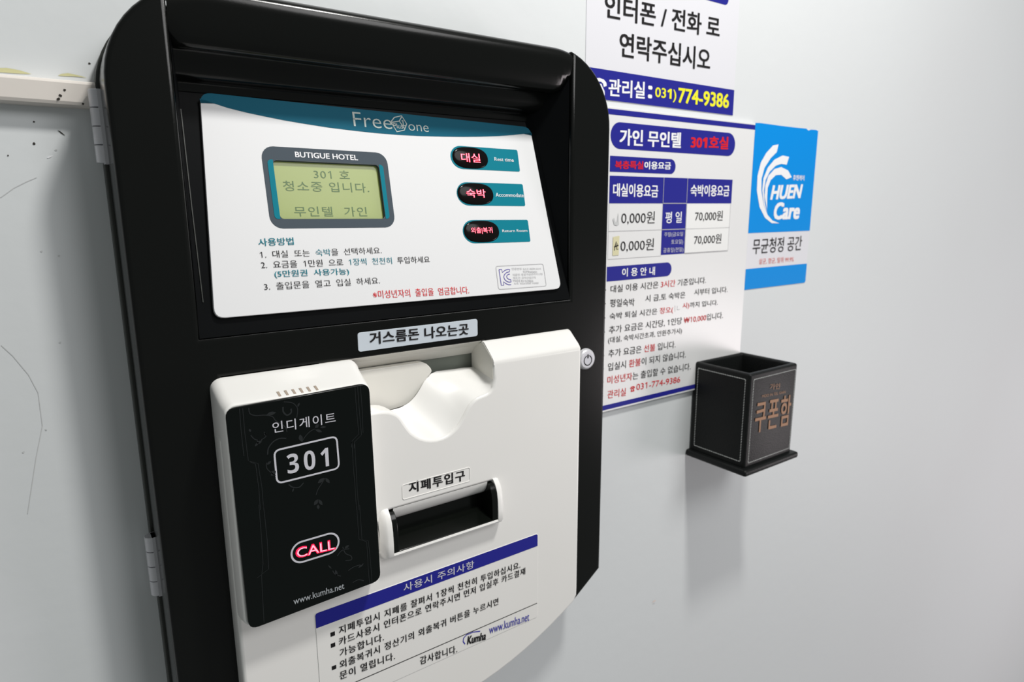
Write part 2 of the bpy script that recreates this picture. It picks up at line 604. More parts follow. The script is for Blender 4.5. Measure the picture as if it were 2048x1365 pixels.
# highlight along the left recess seam, drawn as a thin grey strip
mb.build('screen_surround', kiosk, smooth=False)
mb = MB()
stroke(mb, SUR, [(0.1575, -0.120), (0.1600, 0.0), (0.1625, 0.09), (0.1635, 0.13)], 0.0011, 'case', 0.0012)
mb.build('seam_highlight', kiosk, smooth=False)
mb = MB()
SURU = Plane((0, ty(0.0), 0), (1, 0, -0.010), (0, TILT, 1), lift=0.0065)

Bc = crop(380, 160, 0.37598)
t1 = crop(500, 460, 0.13672)
t2 = crop(690, 200, 0.09277)
t3 = crop(510, 280, 0.1416)
t4 = crop(980, 520, 0.06348)
ic = crop(880, 270, 0.24176)
pk = lambda p: tuple(SURU.px(*p))
pTL, pTR, pBL, pBR = pk((399.5, 184.5)), pk((1060, 255)), pk((429, 637.5)), pk((1123, 577.5))


def roundpoly(pts, rad, n=5):
    out_ = []
    for i in range(len(pts)):
        p, q, r_ = np.array(pts[i - 1]), np.array(pts[i]), np.array(pts[(i + 1) % len(pts)])
        a, b = p - q, r_ - q
        a, b = a / np.linalg.norm(a), b / np.linalg.norm(b)
        s_, e_ = q + a * rad, q + b * rad
        for k in range(n + 1):
            t = k / n
            out_.append(tuple((1 - t) ** 2 * s_ + 2 * t * (1 - t) * q + t * t * e_))
    return out_


plate = roundpoly([pBL, pBR, pTR, pTL], 0.014)
lcdq = [tuple(SURU.px(*t3(p))) for p in ((370, 1118), (1852, 1118), (1742, 352), (235, 280))]
lu0 = (lcdq[0][0] + lcdq[3][0]) / 2
lu1 = (lcdq[1][0] + lcdq[2][0]) / 2
lv0 = (lcdq[0][1] + lcdq[1][1]) / 2
lv1 = (lcdq[2][1] + lcdq[3][1]) / 2
lcdh = rrect(lu0, lv0, lu1, lv1, 0.006)
mb = MB()
solid(mb, SURU, plate, 0.0, -0.0068, 'panel', r=0.0006, holes=[lcdh], n=2)
dpanel = mb.build('display_panel', kiosk)

# teal header
arc = [Bc(p) for p in ((63, 100), (130, 126), (200, 149), (300, 174), (400, 195), (500, 215), (600, 232), (740, 254), (870, 270), (980, 282), (1100, 292), (1230, 299), (1350, 302), (1450, 303), (1550, 302), (1640, 299), (1720, 293), (1775, 287), (1803, 281))]
ap = [tuple(SURU.px(*p)) for p in arc]
top = [p for p in roundpoly([ap[0], ap[-1], pTR, pTL], 0.013) if p[1] > min(ap[0][1], ap[-1][1]) + 0.0005]
# keep only the top corners of the rounded outline
topc = roundpoly([pBL, pBR, pTR, pTL], 0.0145)[12:]
arcs = [(max(p[0], topc[-1][0]), p[1]) for p in ap]
arcs[0] = (topc[-1][0] - 0.0002, ap[0][1])
arcs[-1] = (topc[0][0] + 0.0006, ap[-1][1])
mb = MB()
poly2d(mb, SURU, arcs + topc, 'tealshade', L1)
hdr = mb.build('header_band', dpanel, smooth=False)
mb = MB()
text(mb, SURU, t2, (175, 600), (985, 330), 'Free', 'logotext', -0.008, uv=(SURU.px(*t2((190, 572))), SURU.px(*t2((982, 338)))))
strokepx(mb, SURU, t2, [(175, 412), (250, 424)], 0.0016, 'logotext', 2 * L1)
text(mb, SURU, t2, (0, 0), (0, 0), 'one', 'logotext', -0.008, uv=(SURU.px(*t2((1372, 662))), SURU.px(*t2((1790, 560)))))
for pl_ in ([(990, 470), (1060, 380), (1215, 345), (1325, 520), (1275, 655), (1115, 690), (1000, 500), (990, 470)], [(990, 490), (1165, 460), (1225, 355)], [(1165, 460), (1290, 640)],
            [(1215, 460), (1240, 440), (1255, 560), (1300, 560)]):
    strokepx(mb, SURU, t2, pl_, 0.0015, 'logotext', 2 * L1)
text(mb, SURU, t2, (0, 0), (0, 0), 'Plus', 'logotext', 0.0, uv=(SURU.px(*t2((1050, 610))), SURU.px(*t2((1235, 520)))))
mb.build('logo_lettering', dpanel, smooth=False)

# screen frame print and screen
fq = [tuple(SURU.px(*t3(p))) for p in ((225, 1250), (1990, 1240), (1850, 190), (72, 78))]
fu0, fu1 = (fq[0][0] + fq[3][0]) / 2, (fq[1][0] + fq[2][0]) / 2
fv0, fv1 = (fq[0][1] + fq[1][1]) / 2, (fq[2][1] + fq[3][1]) / 2
mb = MB()
poly2d(mb, SURU, rrect(fu0, fv0, fu1, fv1, 0.017), 'lcdframe', L1, [lcdh])
sframe = mb.build('screen_frame', dpanel, smooth=False)
mb = MB()
poly2d(mb, SURU, rrect(lu0 - 0.0075, lv0, lu0, lv1, 0.005, corners=(1, 0, 0, 1)), 'teal', 2 * L1)
mb.build('teal_bracket', dpanel, smooth=False)
mb = MB()
poly2d(mb, SURU, rrect(lu1, lv0, lu1 + 0.0065, lv1, 0.005, corners=(0, 1, 1, 0)), 'teal', 2 * L1)
mb.build('teal_bracket', dpanel, smooth=False)
mb = MB()
text(mb, SURU, t3, (570, 300), (1450, 160), 'BUTIGUE HOTEL', 'whitetext', 0.022, uv=(SURU.px(*t3((570, 246))), SURU.px(*t3((1442, 218)))))
mb.build('heading_lettering', dpanel, smooth=False)
LCD = SURU.up(-0.0055)
mb = MB()
poly2d(mb, LCD, rrect(lu0 - 0.004, lv0 - 0.004, lu1 + 0.004, lv1 + 0.004, 0.004), 'lcd', 0)
lcdo = mb.build('lcd_screen', dpanel, smooth=False)
mb = MB()
solid(mb, SURU, inset(lcdh, -0.0008), -0.0006, -0.0057, 'lcdframe', holes=[inset(lcdh, 0.0004)])
mb.build('screen_gasket', dpanel, smooth=False)
mb = MB()
lt = lambda s_, a, b, **k: text(mb, LCD, t3, a, b, s_, 'lcdtext', 0.0, h=L1, **k)
lt('301 호', (835, 540), (1325, 437), space=1.1)
lt('청소중 입니다.', (405, 722), (1600, 612), space=1.12)
lt('무인텔  가인', (562, 1082), (1570, 948), space=1.12)
mb.build('screen_lettering', dpanel, smooth=False)

# buttons with their teal tabs
for k, (tr_, br_, lf, bx, st, sa, sb, lab, la, lb) in enumerate((
        ((638, 125), (662, 305), (85, 165), (100, 395), '대실', (180, 222), (327, 158), 'Rest time', (450, 215), (605, 196)),
        ((683, 408), (705, 590), (135, 460), (142, 440), '숙박', (222, 516), (372, 452), 'Accommodate', (460, 512), (687, 486)),
        ((725, 703), (748, 885), (183, 760), (192, 487), '외출|복귀', (262, 822), (430, 764), 'Return Room', (515, 806), (718, 782)))):
    a_, b_ = SURU.px(*ic(tr_)), SURU.px(*ic(br_))
    v1_, v0_ = a_[1], b_[1]
    u1_ = (a_[0] + b_[0]) / 2
    u0_ = SURU.px(*ic(lf))[0]
    r_ = (v1_ - v0_) / 2
    pts = [(u0_ + r_ * 1.1 - r_ * 1.1 * math.sin(math.pi * t / 14), (v0_ + v1_) / 2 + r_ * math.cos(math.pi * t / 14)) for t in range(15)]
    mb = MB()
    poly2d(mb, SURU, rrect(u0_ + r_ * 1.1, v0_, u1_, v1_, 0.003, corners=(0, 1, 1, 0))[:-1] + pts, 'teal', L1)
    tab = mb.build('button_tab', dpanel, smooth=False)
    mb = MB()
    text(mb, SURU, ic, la, lb, lab, 'whitetext', 0.006)
    mb.build('tab_lettering', dpanel, smooth=False)
    ym = (lf[1] + 15)
    c0 = SURU.px(*ic((bx[0], ym)))[0]
    c1 = SURU.px(*ic((bx[1], ym + 18)))[0]
    vc = (v0_ + v1_) / 2
    hw, hh = (c1 - c0) / 2, r_ * 0.94
    uc = (c0 + c1) / 2
    rs_ = []
    for q in range(8):
        a = math.pi / 2 * q / 7
        f_, h_ = math.cos(a), 0.0034 * math.sin(a)
        ring = []
        for t in range(36):
            th = 2 * math.pi * t / 36
            ct, st_ = math.cos(th), math.sin(th)
            ex = 0.72
            ring.append(tuple(SURU.at(uc + hw * max(f_, 0.02) * math.copysign(abs(ct) ** ex, ct), vc + hh * max(f_, 0.02) * math.copysign(abs(st_) ** 0.9, st_), h_ + 0.0004)))
        rs_.append(ring)
    mb = MB()
    rings(mb, rs_, 'dome')
    bt = mb.build('push_button', dpanel, angle=80)
    mb = MB()
    TOP = SURU.up(0.0041)
    text(mb, TOP, ic, sa, sb, st, 'led', 0.018, h=0)
    text(mb, TOP, ic, sa, sb, st, 'ledhot', -0.010, h=0.0002)
    mb.build('button_lettering', dpanel, smooth=False)

# printed instructions
mb = MB()
tt = lambda s_, a, b, m_='blacktext', bold=0.0, cr=t1, **k: text(mb, SURU, cr, a, b, s_, m_, bold, **k)
tt('사용방법', (128, 240), (628, 110), 'tealtext', 0.008, hl=112)
tt([('1.  대실  또는  ', 'blacktext'), ('숙박', 'tealtext'), ('을  선택하세요.', 'blacktext')], (150, 418), (1915, 252), bold=-0.006, hl=108)
tt([('2.  요금을  1만원  으로  ', 'blacktext'), ('1장씩  천천히', 'tealtext'), ('  투입하세요', 'blacktext')], (380, 1005), (1272, 938), bold=-0.004, cr=Bc, hl=40)
tt('(5만원권  사용가능)', (365, 712), (1438, 560), 'tealtext', 0.006, hl=116)
tt('3.  출입문을  열고  입실  하세요.', (212, 888), (1890, 690), bold=-0.006, hl=112)
tt('※미성년자의  출입을  엄금합니다.', (975, 1165), (1480, 1098), 'redtext', -0.004, cr=Bc, hl=44)
mb.build('instruction_lettering', dpanel, smooth=False)
# conformity mark
mb = MB()
stroke(mb, SURU, roundpoly([tuple(SURU.px(*t4(p))) for p in ((270, 935), (1775, 825), (1670, 130), (180, 205))], 0.004), 0.0011, 'palegrey', L1, closed=True)
for pl_ in ([(280, 310), (365, 300), (385, 400), (470, 330), (560, 300), (620, 305), (612, 375), (520, 400), (450, 470), (430, 540), (460, 620), (530, 680), (600, 705), (665, 695), (655, 630), (580, 610), (530, 560), (525, 510), (560, 465), (620, 450)],
            [(280, 310), (355, 810), (435, 800), (425, 690), (500, 750), (580, 785), (665, 785)]):
    strokepx(mb, SURU, t4, pl_, 0.0013, 'kc', L1)
for s_, a, b in (('인증번호 KCC-REM-KU1', (680, 320), (1590, 245)), ('KUMHA0001', (1050, 400), (1470, 345)), ('제품명: 통합객실관리시스템', (715, 510), (1640, 405)), ('제조자: 금하산업전자', (725, 605), (1440, 520)),
                 ('MADE IN KOREA', (730, 690), (1360, 630)), ('A/S: 02)6330-1600', (750, 790), (1520, 700))):
    text(mb, SURU, t4, a, b, s_, 'palegrey', 0.0, hl=72)
mb.build('conformity_mark', dpanel, smooth=False)

# change label on the black face
FACE = front(A1)
Ec = crop(400, 630, 0.40039)
ec = crop(760, 940, 0.13919)
a_, b_ = FACE.px(713.5, 664), FACE.px(955, 675)
c_, d_ = FACE.px(954, 640), FACE.px(717, 701)
cu0, cu1, cv0, cv1 = (a_[0] + d_[0]) / 2, (b_[0] + c_[0]) / 2, (b_[1] + d_[1]) / 2, (a_[1] + c_[1]) / 2
mb = MB()
solid(mb, FACE, rrect(cu0, cv0, cu1, cv1, 0.004), 0.0012, -0.0005, 'labelgrey', r=0.0004, n=2)
clab = mb.build('change_label', kiosk, smooth=False)
mb = MB()
text(mb, FACE, Ec, (848, 148), (1337, 42), '거스름돈 나오는곳', 'blacktext', 0.026, h=0.002, space=1.05, hl=60)
mb.build('lettering', clab, smooth=False)

# white housing -----------------------------------------------------------
HX0, HX1, XW = 0.1535, 0.765, 0.5755
HP = front(B1)
Qc = crop(660, 660, 0.19531)
rim = [(1668, 592), (1640, 632), (1600, 658), (1560, 673), (1520, 690), (1490, 710), (1460, 735), (1430, 772), (1405, 812), (1380, 862), (1352, 915), (1320, 970), (1285, 1015), (1240, 1055), (1200, 1082), (1150, 1105), (1095, 1120), (1040, 1125),
       (985, 1120), (930, 1105), (885, 1082), (840, 1050), (805, 1010), (770, 960), (745, 922), (720, 890), (695, 868), (660, 850), (610, 836), (560, 832), (500, 836), (440, 845)]
rimp = [tuple(HP.px(*Qc(p))) for p in rim]
ZRG = -0.246
ho = [(HX0, -0.70), (HX0 + 0.004, -0.742)]
for k in range(21):
    x = 0.162 + (0.758 - 0.162) * k / 20
    ho.append((x, -0.838 + 1.0 * (x - 0.46) ** 2))
ho += [(0.7645, -0.738), (HX1, -0.722), (HX1, ZRG), (XW, ZRG), (XW, -0.274)] + rimp + [(0.30, -0.2914), (HX0, -0.2914)]
slot_hole = rrect(0.378, -0.517, 0.5705, -0.452, 0.004)
mb = MB()
solid(mb, WALL, ho, B1, A1 - 0.002, 'white', r=0.0048, holes=[slot_hole], n=4)
# sloping top on the right of the tray
top_prof = [(-0.099, -0.2165), (-0.1015, -0.2168), (-0.106, -0.2185), (-0.129, -0.2385), (-0.1325, -0.2425), (-0.1345, -0.247), (-0.1345, -0.2520), (-0.099, -0.252)]
prism(mb, top_prof, XW + 0.0005, HX1 - 0.0045, 'white')
housing = mb.build('lower_housing', kiosk, angle=40)
mb = MB()
# rounded right shoulder of that slope
rr_ = []
for k in range(5):
    a = math.pi / 2 * k / 4
    dx, f_ = 0.0045 * math.sin(a), 0.0035 * (1 - math.cos(a))
    rr_.append([(HX1 - 0.0045 + dx, y + (f_ if y < -0.1 else 0), z - (f_ if z > -0.25 else 0)) for y, z in top_prof])
n_ = len(top_prof)
mb.add([p for r in rr_ for p in r], [(i * n_ + j, i * n_ + (j + 1) % n_, (i + 1) * n_ + (j + 1) % n_, (i + 1) * n_ + j) for i in range(4) for j in range(n_)] + [tuple(4 * n_ + j for j in range(n_))], 'white')
fix_normals(mb.build('housing_shoulder', kiosk, angle=60))

# coin tray: curved floor lofted between its back line and the rim
back = [((948, 734), .929), ((925, 736), .929), ((905, 739), .928), ((888, 741), .927), ((873, 743), .925), ((862, 748), .921), ((855, 754), .917), ((848, 764), .914), ((842, 775), .912), ((836, 785), .911), ((828, 796), .910),
        ((820, 804), .909), ((810, 811), .908), ((800, 816), .907), ((785, 820), .906), ((768, 823), .906), ((750, 825), .906), ((735, 825), .906), ((720, 820), .906), ((700, 808), .906), ((680, 795), .906), ((660, 785), .906)]
bp = []
for (p, A_) in back:
    q = front(1 - A_).px(*p)
    bp.append(np.array([q[0], -(1 - A_), q[1]]))
fr = [np.array([XW, -B1 + 0.004, -0.274])] + [np.array([u, -B1 + 0.004, v - 0.0003]) for u, v in rimp]


def resample(P_, n):
    d = [0]
    for i in range(1, len(P_)):
        d.append(d[-1] + np.linalg.norm(P_[i] - P_[i - 1]))
    out_ = []
    for k in range(n):
        t = d[-1] * k / (n - 1)
        i = max(1, next((j for j in range(1, len(d)) if d[j] >= t - 1e-9), len(d) - 1))
        f_ = (t - d[i - 1]) / (d[i] - d[i - 1] + 1e-12)
        out_.append(P_[i - 1] * (1 - f_) + P_[i] * f_)
    return out_


NB = 48
rb, rf_ = resample(bp, NB), resample(fr, NB)
mb = MB()
gv = []
for i in range(NB):
    for j in range(7):
        t = j / 6
        p = rb[i] * (1 - t) + rf_[i] * t
        gv.append(p)
mb.add(gv, [(i * 7 + j, i * 7 + j + 1, (i + 1) * 7 + j + 1, (i + 1) * 7 + j) for i in range(NB - 1) for j in range(6)], 'white')
fix_normals(mb.build('coin_tray', kiosk, angle=70))
# right wall of the tray
mb = MB()
prism(mb, [(-0.100, -0.2175), (-0.084, -0.2259), (-0.0665, -0.2425), (-0.0665, -0.30), (-B1 + 0.003, -0.30), (-B1 + 0.003, -0.247), (-0.129, -0.2395)], XW - 0.0003, XW + 0.012, 'cream')
fix_normals(mb.build('tray_side_wall', kiosk, smooth=False))
# lintel above the coin outlet
mb = MB()
prism(mb, [(-0.0995, -0.2165), (-0.0835, -0.2265), (-0.0665, -0.2430), (-0.062, -0.2430), (-0.062, -0.2165)], 0.30, XW - 0.0002, 'cream')
fix_normals(mb.build('tray_lintel', kiosk, smooth=False))
# back plate with rounded shoulder, in front of the grey chute
PLT = front(0.0855)
pp = [(250, 420), (300, 424), (930, 334), (960, 337), (990, 350), (1020, 378), (1038, 402), (1043, 425), (1028, 455), (1000, 485), (975, 530), (945, 580), (900, 645), (860, 700), (820, 745), (760, 780), (700, 800), (600, 830), (400, 830), (200, 800)]
mb = MB()
solid(mb, PLT, [tuple(PLT.px(*Qc(p))) for p in pp], 0.0, -0.014, 'cream', r=0.0012, n=2)
mb.build('tray_back_plate', kiosk, smooth=False)
mb = MB()
box(mb, 0.30, -0.0645, -0.30, XW + 0.002, -0.060, -0.215, 'gapmetal')
mb.build('coin_chute', kiosk, smooth=False)

# bill slot --------------------------------------------------------------
bx0, bx1 = 0.3655, 0.5830
prof_o = [(-0.134, -0.447), (-0.1375, -0.4485), (-0.1440, -0.4555), (-0.1490, -0.466), (-0.1515, -0.480), (-0.1525, -0.500), (-0.1525, -0.5185), (-0.1505, -0.5215), (-0.147, -0.524), (-0.134, -0.530)]
mb = MB()


def cheek(mb_, xs, prof, m):
    """piece with softened flanks: xs = (x, inset) pairs"""
    rs_ = []
    cyc, czc = -0.134, -0.49
    for x, ins in xs:
        rs_.append([(x, y + (ins if y < -0.1345 else 0), z + (ins if z < czc else -ins)) for y, z in prof])
    n1 = len(prof)
    mb_.add([p for r in rs_ for p in r], [(i * n1 + j, i * n1 + (j + 1) % n1, (i + 1) * n1 + (j + 1) % n1, (i + 1) * n1 + j) for i in range(len(xs) - 1) for j in range(n1)] +
            [tuple(range(n1)), tuple((len(xs) - 1) * n1 + j for j in range(n1))], m)


cheek(mb, [(bx0 - 0.004, 0.010), (bx0, 0.004), (bx0 + 0.003, 0.001), (bx0 + 0.006, 0), (0.3785, 0)], prof_o, 'white')
cheek(mb, [(0.5702, 0), (bx1 - 0.006, 0), (bx1 - 0.003, 0.001), (bx1, 0.004), (bx1 + 0.004, 0.010)], prof_o, 'white')
lip = [(-0.134, -0.5155), (-0.1515, -0.5155), (-0.1525, -0.5185), (-0.1505, -0.5215), (-0.147, -0.524), (-0.134, -0.530)]
prism(mb, lip, 0.3785, 0.5702, 'white')
slot = fix_normals(mb.build('bill_slot_bezel', kiosk, angle=45))
mb = MB()
prof_b = [(-0.112, -0.4535), (-0.1385, -0.4535), (-0.1440, -0.4590), (-0.1482, -0.468), (-0.1502, -0.481), (-0.1508, -0.500), (-0.1508, -0.5157), (-0.112, -0.5157)]
prism(mb, prof_b, 0.3786, 0.3876, 'blackin')
prism(mb, prof_b, 0.5597, 0.5701, 'blackin')
box(mb, 0.3786, -0.1145, -0.5157, 0.5701, -0.112, -0.455, 'blackin')
prism(mb, [(-0.112, -0.5157), (-0.1508, -0.5157), (-0.1508, -0.5140), (-0.112, -0.500)], 0.3876, 0.5597, 'blackin')
fix_normals(mb.build('bill_slot_insert', kiosk, angle=40, bevel=0.0012))
# the face rolls inward above the mouth
mb = MB()
roll = [(-B1 - 0.0002, -0.4500), (-0.1345, -0.4540), (-0.1325, -0.4600), (-0.1290, -0.4660), (-0.1240, -0.4715), (-0.1170, -0.4760), (-0.113, -0.4775)]
nr = len(roll)
mb.add([(0.3876, y, z) for y, z in roll] + [(0.5597, y, z) for y, z in roll], [(i, i + 1, i + 1 + nr, i + nr) for i in range(nr - 1)], 'white')
fix_normals(mb.build('slot_roll', kiosk, angle=60))
# label above the slot
lu = rrect(0.4034, -0.4408, 0.5264, -0.4155, 0.004)
mb = MB()
solid(mb, HP, lu, 0.0008, -0.0004, 'white', r=0.0005, n=2, holes=[inset(lu, 0.0012)])
sl = mb.build('slot_label', kiosk)
mb = MB()
text(mb, HP, ec, (420, 338), (1213, 5), '지폐투입구', 'blacktext', 0.026, h=0.0006, space=1.12, hl=155)
mb.build('lettering', sl, smooth=False)

# notice sticker -----------------------------------------------------------
Gc = crop(600, 920, 0.32609)
a_, b_ = HP.px(629.3, 1228.2), HP.px(1076.1, 1066.7)
nu0, nu1 = a_[0], (b_[0] + HP.px(1073, 1234)[0]) / 2
nv1 = (a_[1] + b_[1]) / 2
nv0 = (HP.px(1073, 1234)[1] + HP.px(*Gc((600, 1350)))[1]) / 2
nh = (HP.px(631, 1258)[1] + HP.px(1076, 1091)[1]) / 2
mb = MB()
solid(mb, HP, rrect(nu0, nv0, nu1, nv1, 0.004), 0.0008, -0.0004, 'white', r=0.0003, n=2)
note = mb.build('notice_sticker', kiosk, smooth=False)
NP = HP.up(0.0008)
mb = MB()
poly2d(mb, NP, rrect(nu0 + 0.0004, nh, nu1 - 0.0004, nv1 - 0.0002, 0.004, corners=(0, 0, 1, 1)), 'navy', L1)
mb.build('header_band', note, smooth=False)
mb = MB()
nt_ = lambda s_, a, b, m_='blacktext', bold=0.012, **k: text(mb, NP, Gc, a, b, s_, m_, bold, **k)
nt_('사용시 주의사항', (635, 812), (1065, 616), 'silvertext', 0.01, space=1.1, hl=50)
nt_('지폐투입시 지폐를 잘펴서 1장씩 천천히 투입하십시요.', (240, 1072), (1350, 622), space=1.12, hl=50)
nt_('카드사용시 인터폰으로 연락주시면 먼저 입실후 카드결재', (240, 1142), (1380, 660), space=1.12, hl=50)
nt_('가능합니다.', (245, 1210), (512, 1062), space=1.12, hl=50)
nt_('외출복귀시 정산기의 외출복귀 버튼을 누르시면', (245, 1283), (1215, 845), space=1.12, hl=50)
nt_('문이 열립니다.', (245, 1350), (580, 1178), space=1.12, hl=50)
nt_('감사합니다.', (737, 1258), (962, 1135), space=1.12, hl=50)
for a, b in (((188, 1087), (213, 1052)), ((190, 1155), (215, 1120)), ((196, 1292), (221, 1258))):
    (p0, p1), (q0, q1) = NP.px(*Gc(a)), NP.px(*Gc(b))
    poly2d(mb, NP, [(p0, p1), (q0, p1), (q0, q1), (p0, q1)], 'blacktext', L1)
ru = (NP.px(*Gc((1452, 880)))[1] + NP.px(*Gc((340, 1365)))[1]) / 2
stroke(mb, NP, [(nu0 + 0.008, ru), (nu1 - 0.001, ru)], 0.0013, 'blacktext', L1)
nt_('Kumha', (1025, 1133), (1137, 1056), 'blacktext', 0.03, shear=0.25, hl=48)
strokepx(mb, NP, Gc, [(1105, 1052), (1060, 1058), (1020, 1075), (1003, 1095), (1000, 1115), (1012, 1132)], 0.0018, 'bluetext', L1)
nt_('www.kumha.net', (1160, 1070), (1405, 936), 'bluetext', 0.0, hl=52)
mb.build('lettering', note, smooth=False)

# call module --------------------------------------------------------------
GA = 0.1655
mb = MB()
rs_ = [rr3(0.1535, -0.556, 0.3560, -0.2168, 0.014, -0.099), rr3(0.1537, -0.555, 0.3555, -0.2180, 0.014, -0.106), rr3(0.1540, -0.553, 0.3545, -0.2215, 0.014, -0.1115),
       rr3(0.1548, -0.550, 0.3520, -0.2325, 0.013, -0.140), rr3(0.1552, -0.5495, 0.3515, -0.2340, 0.013, -0.1440), rr3(0.1568, -0.548, 0.3500, -0.2375, 0.013, -0.1560),
       rr3(0.1576, -0.547, 0.3492, -0.2388, 0.0125, -0.1590), rr3(0.1590, -0.546, 0.3480, -0.2400, 0.012, -0.1602)]
rings(mb, rs_, 'white')
callm = fix_normals(mb.build('call_module', kiosk, angle=50))
GP = front(GA)
ga, gb, gc_, gd = GP.px(451.2, 820), GP.px(738.6, 767.4), GP.px(498.6, 1261.8), GP.px(761.7, 1161.1)
gu0, gu1, gv0, gv1 = (ga[0] + gc_[0]) / 2, (gb[0] + gd[0]) / 2, (gc_[1] + gd[1]) / 2, (ga[1] + gb[1]) / 2
mb = MB()
gq = roundpoly([tuple(gc_), tuple(gd), tuple(gb), tuple(ga)], 0.013)
solid(mb, GP, gq, 0.0, -0.0058, 'glass', r=0.0008, n=3)
glass = mb.build('call_panel_glass', callm)
# vents on the sloping top
hc = crop(400, 700, 0.19531)
VP = front(0.1525)
for k in range(6):
    x = 790 + k * 76
    y = 460 - k * 14.5
    u, v = VP.px(*hc((x + 18, y)))
    mb = MB()
    t_ = 0.0032
    prism(mb, [(-0.1475, -0.2342), (-0.1475, -0.2385), (-0.1588, -0.2395), (-0.1576, -0.2376)], u - t_ / 2, u + t_ / 2, 'groove')
    fix_normals(mb.build('vent_slot', callm, smooth=False))
t6 = crop(440, 800, 0.16121)
t7 = crop(480, 1010, 0.18315)
mb = MB()
gt = lambda s_, cr, a, b, m_, bold=0.0, **k: text(mb, GP, cr, a, b, s_, m_, bold, **k)
gt('인디게이트', t6, (655, 415), (1425, 152), 'silvertext', 0.004, space=1.15, hl=138)
mb.build('lettering', callm, smooth=False)
mb = MB()
gt('\U0001D7EF\U0001D7EC\U0001D7ED', t6, (840, 922), (1337, 588), 'silvertext', 0.0, space=1.3, hl=246)
mb.build('number_lettering', callm, smooth=False)
mb = MB()
fr4 = roundpoly([tuple(GP.px(*t6(p))) for p in ((708, 1040), (1478, 848), (1445, 452), (670, 632))], 0.008)
stroke(mb, GP, fr4, 0.0024, 'silvertext', L1, closed=True)
mb.build('number_frame', callm, smooth=False)
mb = MB()
gt('www.kumha.net', t7, (585, 1090), (1133, 848), 'greytext', 0.006, hl=72)
mb.build('lettering', callm, smooth=False)
mb = MB()
q0, q1 = GP.px(*t7((555, 560))), GP.px(*t7((1083, 385)))
q2, q3 = GP.px(*t7((965, 310))), GP.px(*t7((650, 642)))
cu = (q0[0] + q1[0]) / 2
cv = (q2[1] + q3[1]) / 2
hh_ = (q2[1] - q3[1]) / 2 - 0.001
hw_ = (q1[0] - q0[0]) / 2 - 0.001
stad = rrect(cu - hw_, cv - hh_, cu + hw_, cv + hh_, hh_ * 0.98, 10)
stroke(mb, GP, stad, 0.0026, 'silvertext', L1, closed=True)
text(mb, GP, t7, (614, 586), (1032, 374), 'CALL', 'led', 0.026, h=2 * L1, hl=116)
text(mb, GP, t7, (624, 576), (1024, 384), 'CALL', 'ledhot', -0.004, h=3 * L1, hl=98)
mb.build('call_button', callm, smooth=False)
# faint ornament of lines and vines
mb = MB()
V = 'vine'
for cr, pts in ((hc, [(1585, 380), (1600, 600), (1625, 860), (1555, 935), (1550, 1000)]), (hc, [(1612, 375), (1628, 600), (1652, 872), (1580, 945), (1576, 1010)]), (hc, [(1640, 370), (1660, 620), (1668, 850)]),
                (t6, [(1635, 520), (1650, 800), (1675, 1100), (1692, 1365)]), (t6, [(1668, 530), (1685, 820), (1700, 1120), (1722, 1365)]),
                (t7, [(1270, 0), (1298, 375), (1382, 405), (1395, 640), (1412, 860)]), (t7, [(1305, 0), (1330, 380), (1400, 395), (1425, 640), (1440, 850)]),
                (t6, [(240, 110), (262, 400), (295, 700)]), (t6, [(280, 105), (305, 400), (350, 760), (440, 800), (480, 1100), (500, 1365)]), (t6, [(350, 760), (470, 790), (520, 1100), (540, 1365)]),
                (t7, [(205, 0), (235, 380), (250, 640), (235, 780)]), (t7, [(255, 0), (295, 380), (312, 700), (185, 800)]), (t7, [(235, 780), (245, 1000), (262, 1290)])):
    strokepx(mb, GP, cr, pts, 0.0007, V)


def curl(cr, pts, wd=0.0011):
    P_ = [np.array(p, float) for p in pts]
    out_ = []
    for i in range(len(P_) - 1):
        p0, p1, p2, p3 = P_[max(0, i - 1)], P_[i], P_[i + 1], P_[min(len(P_) - 1, i + 2)]
        for k in range(6):
            t = k / 6
            out_.append(0.5 * ((2 * p1) + (-p0 + p2) * t + (2 * p0 - 5 * p1 + 4 * p2 - p3) * t * t + (-p0 + 3 * p1 - 3 * p2 + p3) * t ** 3))
    out_.append(P_[-1])
    strokepx(mb, GP, cr, out_, wd, V)


def leaf(cr, a, b, wd):
    a, b = np.array(a, float), np.array(b, float)
    d = b - a
    n1 = np.array([-d[1], d[0]]) / np.linalg.norm(d)
    pts = [a + d * t + n1 * wd * math.sin(math.pi * t) for t in np.linspace(0, 1, 7)] + [a + d * t - n1 * wd * math.sin(math.pi * t) for t in np.linspace(1, 0, 7)[1:-1]]
    polypx(mb, GP, cr, [tuple(p) for p in pts], V)


